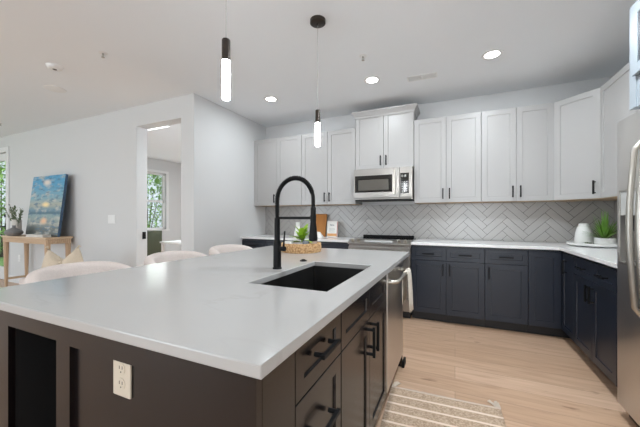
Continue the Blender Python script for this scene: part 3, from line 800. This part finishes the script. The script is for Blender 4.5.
for k in range(7):
    a = k*.9; b.tube([(0, 0, .055), (.012*math.cos(a), .012*math.sin(a), .10), (.03*math.cos(a), .03*math.sin(a), .15)], .002, 5)
b.build('stems', 'limeleaf', t)
t = thing('bottle_vase', 'slender white ceramic vase standing behind the lime plant', 'vase', (bx-.075, by+.075, zt))
B().lathe([(0, 0), (.030, 0), (.036, .02), (.038, .09), (.030, .15), (.018, .19), (.016, .225), (.020, .235), (.016, .235), (.012, .22), (0, .2)]).build('body', 'ceramic', t, smooth=True)
t = thing('glass_candle', 'smoky blue-grey glass jar at the right edge of the wicker tray', 'jar', (bx+.075, by-.06, zt))
B().lathe([(0, 0), (.026, 0), (.028, .004), (.028, .085), (.025, .085), (.025, .06), (0, .06)]).build('jar', 'candle', t, smooth=True)
t = thing('glass_cup', 'blush glass cup in the wicker tray right of the smoky jar', 'jar', (bx+.106, by+.030, zt))
B().lathe([(0, 0), (.024, 0), (.029, .085), (.026, .085), (.022, .008), (0, .008)]).build('cup', 'blush', t, smooth=True)
t = thing('ceramic_dish', 'small white scalloped bowl in the wicker tray beside the faucet lever', 'bowl', (bx-.085, by-.060, zt))
b = B(); prof = [(.016, 0), (.024, .01), (.034, .045), (.039, .075)]
rows = []
for rr_, z in prof: rows.append([b.bm.verts.new(((rr_*(1+.10*math.cos(8*a)*z/.075))*math.cos(a), (rr_*(1+.10*math.cos(8*a)*z/.075))*math.sin(a), z)) for a in [2*PI*k/48 for k in range(48)]])
b.bm.faces.new(rows[0])
for a, c in zip(rows, rows[1:]):
    for k in range(48): b.bm.faces.new((a[k], a[(k+1) % 48], c[(k+1) % 48], c[k]))
b.build('bowl', 'ceramic', t, smooth='all', solid=.003)

# ------------------------------------------------------------------ back counter, left of the range
t = thing('cutting_board', 'honey-coloured wooden cutting board leaning on the tiled wall', 'cutting board', (-1.89, 4.145, .9155)); t.rotation_euler = (-.22, 0, 0)
B().box(-.115, .115, -.018, 0, 0, .345, .006).build('board', 'board', t)
t = thing('recipe_card', 'white framed recipe card with orange print beside the cutting board', 'card', (-1.655, 4.12, .9155)); t.rotation_euler = (-.12, 0, 0)
B().box(-.085, .085, -.014, 0, 0, .235, .003).build('frame', 'paper', t)
B().box(-.078, .070, -.0150, -.0138, .012, .05).build('orange_band', 'orange', t)
B().box(.072, .084, -.0150, -.0138, .004, .225).build('coral_edge', 'pink', t)
b = B()
for k, (x, z, ww, hh) in enumerate(((-.035, .165, .008, .025), (-.022, .165, .018, .012), (-.022, .181, .018, .004), (.002, .165, .006, .022), (.013, .165, .014, .014))): b.box(x, x+ww, -.0146, -.0138, z, z+hh)
for k in range(4): b.box(-.05, .045-.01*(k % 2), -.0146, -.0138, .070+.018*k, .074+.018*k)
b.build('lettering', 'ink', t)
t = thing('napkin', 'folded white napkin standing in front of the cutting board', 'napkin', (-1.80, 3.98, .9155))
b = B()
for s in (-1, 1): b.poly([(-.055, s*.035, 0), (.055, s*.035, 0), (.012, 0, .075), (-.035, 0, .08)])
b.build('cloth', 'paper', t, solid=.003)

# right corner: tray, jar, spiky plant
t = thing('serving_tray', 'round white raised tray in the counter corner', 'tray', (1.30, 3.92, .9155))
B().lathe([(0, .004), (.205, .004), (.228, .012), (.232, .034), (.226, .036), (.218, .020), (0, .018)]).lathe([(.12, 0), (.14, 0), (.14, .006), (.12, .006), (.12, 0)]).build('dish', 'ceramic', t, smooth=True)
zt = .9155+.0185
t = thing('white_jar', 'rounded white ceramic jar on the tray beside the spiky plant', 'jar', (1.232, 4.005, zt))
B().lathe([(0, 0), (.070, 0), (.076, .008), (.077, .04), (.070, .11), (.056, .165), (.048, .178), (.044, .182), (.044, .205), (.038, .208), (.034, .195), (0, .19)]).build('body', 'ceramic', t, smooth=True)
t = thing('succulent', 'tiny grey-green sprig lying on the tray in front of the jar', 'plant', (1.225, 3.88, zt))
b = B(); r = random.Random(3)
for k in range(30):
    a = r.uniform(0, 2*PI); b.leaf((.01*math.cos(a), .01*math.sin(a), .004), (math.cos(a), math.sin(a), r.uniform(.1, 1)), r.uniform(.025, .042), .005, .2, 3)
b.build('leaves', 'sage', t, normals=False)
t = thing('potted_spiky_plant', 'spiky green plant in a low white pot on the corner tray', 'plant', (1.355, 3.870, zt))
B().lathe([(0, 0), (.074, 0), (.080, .008), (.082, .066), (.077, .070), (.073, .055), (0, .052)]).build('pot', 'ceramic', t, smooth=True)
B().lathe([(0, .054), (.072, .054)]).build('soil', 'soil', t)
b = B(); r = random.Random(11)
for k in range(64):
    a = k*2.399; el = .50+.95*r.random(); d = (math.cos(a)*math.cos(el), math.sin(a)*math.cos(el), math.sin(el))
    rad = .02*math.cos(el); cut = 1-.30*max(0, d[0])-.35*max(0, (d[1]-d[0])*.7)
    b.leaf((rad*math.cos(a), rad*math.sin(a), .052), d, cut*r.uniform(.24, .33)*(.75+.25*math.sin(el)), r.uniform(.0050, .0078), .38*math.cos(el), 7)
b.build('leaves', 'leaf', t, normals=False, smooth='all')

# ------------------------------------------------------------------ bar stools
def make_stool(label, y):
    t = thing('bar_stool', label, 'stool', (-2.005, y, 0), 0, 'bar stools along the island')
    b = B(); n = 40; V = b.bm.verts.new; rings = []
    for i in range(n+1):
        a = PI - 1.75 + 3.5*i/n; f = abs(i/n-.5)*2
        top = .915 - .07*f**4 - .02*f*f; ro, ri = .288, .216
        prof = [(ri+.01, .60), (ro-.01, .60), (ro, .63), (ro, top-.035), (ro-.012, top-.010), ((ro+ri)/2, top), (ri+.012, top-.010), (ri, top-.035), (ri, .63)]
        rings.append([V((math.cos(a)*q, math.sin(a)*q*1.02, z)) for q, z in prof])
    for a, c in zip(rings, rings[1:]):
        for k in range(9): b.bm.faces.new((a[k], a[(k+1) % 9], c[(k+1) % 9], c[k]))
    b.bm.faces.new(rings[0]); b.bm.faces.new(rings[-1][::-1])
    bk = b.build('backrest', 'boucle', t, smooth='all')
    B().lathe([(0, .575), (.20, .575), (.215, .59), (.215, .64), (.20, .665), (0, .672)], n=40).build('seat', 'boucle', t, smooth=True)
    B().lathe([(0, .555), (.19, .555), (.19, .574), (0, .574)], n=32).build('seat_frame', 'black', t)
    for sx in (-1, 1):
        for sy in (-1, 1): B().cyl((sx*.13, sy*.13, .56), (sx*.19, sy*.19, 0), .014, .010, n=12).build('leg', 'black', t)
    q = .168; pts = [(q*math.cos(2*PI*k/40)*1.37, q*math.sin(2*PI*k/40)*1.37, .20) for k in range(41)]
    B().tube(pts, .008, 8).build('footrest', 'black', t, smooth='all')
    return t
s0 = make_stool('cream upholstered bar stool nearest the viewer along the island', 1.085)
for y, lb in ((1.78, 'cream upholstered bar stool in the middle of the row, before the doorway'), (2.45, 'cream upholstered bar stool at the far end of the island row')):
    s = copy_tree(s0); s.location.y = y; s['label'] = lb

# ------------------------------------------------------------------ rug and floor
t = thing('runner_rug', 'tan runner rug with cream stripes on the floor along the island', 'rug', (-.075, 2.165, 0), math.radians(2.5))
RL = 1.75; b = B()
nx, ny = 16, 60; g = []
for j in range(ny+1):
    g.append([b.bm.verts.new((-.335+.67*i/nx, -RL*j/ny, .009+.0012*math.sin(j*1.3+i*.4))) for i in range(nx+1)])
for a, c in zip(g, g[1:]):
    for i in range(nx): b.bm.faces.new((a[i], a[i+1], c[i+1], c[i]))
rg = b.build('weave', 'rug', t, smooth='all', solid=.008)
for sx in (-1, 1):
    b = B(); r = random.Random(sx+4)
    for k in range(16):
        x = sx*.325+r.uniform(-.012, .012); dx = r.uniform(-.035, .025) - .02*sx
        b.tube([(x, 0, .008), (x+dx*.5, .035, .008), (x+dx, r.uniform(.06, .085), .005)], .003, 5)
    b.build('tassel', 'fringe', t)

# ------------------------------------------------------------------ living area: console table, canvas, vases, pillows
TX0, TX1, TY0, TY1, TZ = -6.83, -5.47, 2.355, 2.705, .905
t = thing('console_table', 'pale oak console table with a fluted apron against the living wall', 'table', (TX0, TY0, 0))
TW, TD = TX1-TX0, TY1-TY0
B().box(0, TW, 0, TD, TZ-.028, TZ, .004).build('table_top', 'oak', t)
b = B().box(.02, TW-.02, .018, TD-.018, TZ-.10, TZ-.0285)
k = 0
while .02+k*.026 < TW-.03:
    b.cyl((.033+k*.026, .018, TZ-.10), (.033+k*.026, .018, TZ-.029), .012, n=8); k += 1
k = 0
while .03+k*.026 < TD-.03:
    for x in (.02, TW-.02): b.cyl((x, .035+k*.026, TZ-.10), (x, .035+k*.026, TZ-.029), .012, n=8)
    k += 1
b.build('apron', 'oak', t)
for x in (.045, TW-.045):
    for y in (.045, TD-.045): B().cyl((x, y, TZ-.10), (x, y, 0), .036, .018, n=16).build('leg', 'oaku', t, smooth=True)
for x in (.045, TW-.045): B().box(x-.012, x+.012, .07, TD-.07, .17, .205, .003).build('stretcher', 'oak', t)
# canvas leaning on the wall
cw, ch = .955, .975
t = thing('canvas_painting', 'large sunset seascape canvas leaning on the wall above the console table', 'painting', (-6.455, 2.515, TZ+.005))
t.rotation_euler = (-.112, 0, 0)
bb = B().box(0, cw, 0, .036, 0, ch, .002); bb.build('canvas_wrap', 'artside', t)
ab = B().box(.001, cw-.001, -.0012, -.0002, .001, ch-.001)
ao = ab.build('painted_face', 'art', t)
ao.scale = (1, 1, 1)
t = thing('cylinder_vase', 'cream cylinder vase holding feathery green stems on the console table', 'vase', (-6.70, 2.50, TZ+.0005))
B().lathe([(0, 0), (.055, 0), (.060, .01), (.062, .25), (.056, .262), (.050, .255), (.050, .02), (0, .02)]).build('body', 'cream', t, smooth=True)
b = B(); r = random.Random(2)
for k in range(13):
    a = r.uniform(0, 2*PI); sp = r.uniform(.08, .24); top = Vector((sp*math.cos(a), .6*sp*math.sin(a), r.uniform(.38, .50))); st = Vector((0, 0, .05))
    b.tube([st, st.lerp(top, .5)+Vector((0, 0, .03)), top], .002, 5)
    for q in range(11):
        p = st.lerp(top, .45+.055*q); a2 = r.uniform(0, 2*PI)
        b.leaf(p, (math.cos(a2)+top.x*3, math.sin(a2)*.6, .9), r.uniform(.04, .075), .010, .2, 3)
b.build('stems', 'sage', t, normals=False)
t = thing('bottle_vase', 'squat dark grey stoneware vase on the console table', 'vase', (-6.50, 2.39, TZ+.0005))
B().lathe([(0, 0), (.065, 0), (.105, .03), (.115, .06), (.095, .095), (.05, .115), (.022, .135), (.020, .165), (.025, .17), (.016, .17), (.014, .13), (0, .12)]).build('body', 'stone', t, smooth=True)
t = thing('coffee_table_book', 'flat pale book lying on the console table before the canvas', 'book', (-5.83, 2.42, TZ+.0005), .03)
B().box(-.23, .23, -.055, .055, 0, .004, .001).box(-.23, .23, -.055, .055, .032, .036, .001).box(-.23, .23, .051, .055, .004, .032).build('cover', 'paper', t)
B().box(-.224, .224, -.049, .050, .0045, .0315).build('pages', 'cream', t)
# bench with two cushions
t = thing('upholstered_bench', 'low cream bench behind the nearest bar stool, below the cushion', 'bench', (-4.45, 2.10, 0))
B().box(-.55, .55, -.22, .22, .30, .44, .03).build('seat', 'boucle', t, smooth=True)
for sx in (-1, 1):
    for sy in (-1, 1): B().cyl((sx*.48, sy*.17, 0), (sx*.48, sy*.17, .30), .018, .024).build('leg', 'oaku', t)
t = thing('throw_pillow', 'cream tasseled cushion with a pinched middle on the bench below the console table', 'pillow', (-4.33, 2.04, .442), .62)
b = B(); n = 24; V = b.bm.verts.new; gf, gb = [], []
for j in range(n+1):
    rf, rb = [], []
    for i in range(n+1):
        u, v = i/n*2-1, j/n            # v runs up
        wd = .245-.085*v**1.5          # narrower at the top
        x = u*wd; dip = .165*max(0, 1-abs(u)*1.05)**.9*v**2.2
        z = v*(.40+.015*u) - dip
        k = max(0, (1-u**4)*(1-(2*v-1)**4)); th = .085*k**.5*(1-.35*math.exp(-(u/.18)**2)*v)
        edge = i in (0, n) or j in (0, n)
        f = V((x, -th, z)); rf.append(f); rb.append(f if edge else V((x, th, z)))
    gf.append(rf); gb.append(rb)
for g_ in (gf, gb):
    for a, c in zip(g_, g_[1:]):
        for i in range(n): b.bm.faces.new((a[i], a[i+1], c[i+1], c[i]))
p = b.build('cushion', 'linen', t, smooth='all')
for sx in (-1, 1):
    tb = B(); r = random.Random(4)
    for k in range(9): tb.tube([(sx*.158, 0, .40+.015*sx), (sx*.165+r.uniform(-.008, .008), r.uniform(-.01, .01), .422), (sx*.178+r.uniform(-.015, .015), r.uniform(-.02, .02), .40)], .0022, 4)
    tb.build('tassel', 'linen', p)
tb = B().lathe([(0, -.02), (.022, -.012), (.026, 0), (.022, .012), (0, .02)], (0, -.055, .225), n=14)
tb.build('knot', 'linen', p, smooth='all')

# switch plate
t = thing('light_switch', 'white three-rocker light switch on the living wall beside the doorway', 'switch', (-4.555, YL-.0005, 1.178))
B().box(-.083, .083, -.006, 0, -.062, .062, .003).build('cover_plate', 'plastic', t)
for x in (-.047, 0, .047): B().box(x-.017, x+.017, -.010, -.005, -.034, .034, .002).build('rocker', 'plastic', t)

# ------------------------------------------------------------------ room beyond the doorway
t = thing('olive_cabinet', 'dark olive cabinet standing just inside the room beyond the doorway', 'cabinet', (-6.13, 3.92, 0))
B().box(0, .60, .02, .40, .06, .93).build('carcass', 'olive', t)
for x in (.003, .303):
    d = shaker(.294, .85).build('door', 'olive', t, loc=(x, .0195, .07))
B().box(.03, .57, .05, .37, 0, .06).build('plinth', 'olive', t)
t = thing('writing_desk', 'white desk mostly hidden below the doorway opening', 'desk', (-4.75, 4.35, 0))
B().box(-.5, .5, -.3, .3, .70, .73, .003).build('table_top', 'trim', t)
for sx in (-1, 1):
    for sy in (-1, 1): B().box(sx*.46-.02, sx*.46+.02, sy*.26-.02, sy*.26+.02, 0, .70).build('leg', 'trim', t)
t = thing('laptop', 'dark laptop half open on the desk beyond the doorway', 'laptop', (-4.42, 4.30, .7305), -.5)
B().box(-.17, .17, -.12, .12, 0, .016, .003).build('base', 'screen', t)
B().box(-.17, .17, -.008, 0, 0, .23, .003).build('screen', 'screen', t, loc=(0, .118, .017), rot=(-.9, 0, 0))
t = thing('strip_light', 'slim white linear light on the ceiling just beyond the doorway', 'ceiling light', (-4.57, 3.46, H))
B().box(-.26, .26, -.06, .06, -.03, 0, .004).build('housing', 'plastic', t)
for y in (-.035, .035): B().box(-.24, .24, y-.013, y+.013, -.036, -.0302).build('diffuser', 'strip', t)

# ------------------------------------------------------------------ ceiling fixtures
def downlight(label, x, y, power=5.0, group='recessed ceiling lights'):
    t = thing('recessed_light', label, 'ceiling light', (x, y, H), 0, group)
    B().lathe([(.062, -.004), (.088, -.006), (.092, 0), (.062, 0), (.062, -.004)]).build('trim_ring', 'plastic', t, smooth=True)
    B().lathe([(0, -.003), (.0615, -.003), (.0615, -.0005), (0, -.0005)]).build('lens', 'lampface', t)
    d = bpy.data.lights.new('recessed_lamp', 'AREA'); d.shape = 'DISK'; d.size = .12; d.energy = power; d.color = (.87, .95, 1); d.spread = PI
    o = bpy.data.objects.new('recessed_lamp', d); C.objects.link(o); o.location = (x, y, H-.008)
downlight('recessed ceiling light above the far left wall cabinets', -2.176, 3.286)
downlight('recessed ceiling light in front of the crowned microwave cabinet', -.845, 3.294)
downlight('recessed ceiling light nearest the angled corner cabinet', .318, 3.24)
downlight('unseen recessed light added over the aisle to brighten the kitchen', .32, 1.9, 24)  # added lamp out of view, lifts the floor and cabinets
downlight('unseen recessed light added behind the viewer near the refrigerator side', .4, -1.2, 5)  # added lamp out of view, for floor bounce onto the ceiling
downlight('unseen recessed light added behind the viewer over the open floor', -1.6, -1.2, 5)  # second added lamp for the ceiling bounce
def pendant(label, x, y):
    t = thing('pendant_light', label, 'pendant light', (x, y, H), 0, 'pendants over the island')
    B().lathe([(0, 0), (.060, 0), (.060, -.026), (.055, -.030), (.008, -.030), (.006, -.045), (0, -.045)]).build('canopy', 'bronze', t, smooth=True)
    B().cyl((0, 0, -.045), (0, 0, -.702), .0018, n=8).build('cord', 'greyplastic', t)
    B().lathe([(0, -.700), (.017, -.700), (.0195, -.704), (.0195, -.800), (.0, -.800)]).build('socket_tube', 'bronze', t, smooth=True)
    B().lathe([(0, -.8005), (.0185, -.8005), (.0185, -.976), (.016, -.980), (0, -.980)]).build('light_tube', 'glow', t, smooth=True)
pendant('slim bronze pendant light with a glowing tube hanging nearer the viewer', -.977, 1.10)
pendant('slim bronze pendant light with a glowing tube hanging beyond the faucet', -.972, 2.118)
downlight('unseen recessed light added to brighten the room beyond the doorway', -3.7, 4.6, 58)  # added lamp hidden behind the side wall, lights the office
t = thing('ceiling_vent', 'white rectangular air vent in the kitchen ceiling', 'vent', (-.328, 3.445, H), .02)
b = B().box(-.155, .155, -.06, -.045, -.006, 0).box(-.155, .155, .045, .06, -.006, 0).box(-.155, -.14, -.045, .045, -.006, 0).box(.14, .155, -.045, .045, -.006, 0).box(-.006, .006, -.045, .045, -.006, 0)
b.build('frame', 'plastic', t)
B().box(-.14, .14, -.045, .045, -.0012, 0).build('backing', 'slot', t)
b = B()
for k in range(9):
    y = -.040+.010*k
    for x0, x1 in ((-.139, -.007), (.007, .139)): b.box(x0, x1, y-.0018, y+.0018, -.005, -.0015)
b.build('louvers', 'plastic', t)
t = thing('smoke_detector', 'round white smoke detector on the ceiling above the living area', 'detector', (-3.70, 1.67, H))
B().lathe([(0, -.034), (.045, -.034), (.060, -.024), (.068, -.006), (.070, 0), (0, 0)]).build('housing', 'plastic', t, smooth=True)
B().lathe([(0, -.037), (.016, -.037), (.018, -.0342), (0, -.0342)]).build('sensor_cap', 'slot', t)
t = thing('ceiling_speaker', 'flat white ceiling disc beside the smoke detector', 'ceiling disc', (-4.36, 1.97, H))
B().lathe([(0, -.006), (.095, -.006), (.105, -.004), (.11, 0), (0, 0)]).build('grille', 'plastic', t, smooth=True)
def sprinkler(label, x, y):
    t = thing('fire_sprinkler', label, 'sprinkler', (x, y, H))
    B().lathe([(0, -.004), (.030, -.004), (.036, 0), (0, 0)]).build('escutcheon', 'plastic', t, smooth=True)
    b = B().cyl((0, 0, -.004), (0, 0, -.02), .008, n=12).cyl((-.011, 0, -.018), (-.006, 0, -.040), .0025, n=8).cyl((.011, 0, -.018), (.006, 0, -.040), .0025, n=8).cyl((0, 0, -.039), (0, 0, -.042), .014, n=16)
    b.build('head', 'handle', t)
sprinkler('small white fire sprinkler in the ceiling left of the near pendant', -2.995, 1.722)
sprinkler('small white fire sprinkler in the ceiling above the island, beside the recessed lights', -.797, 2.768)
sprinkler('small white fire sprinkler in the ceiling above the console table', -6.77, 2.328)
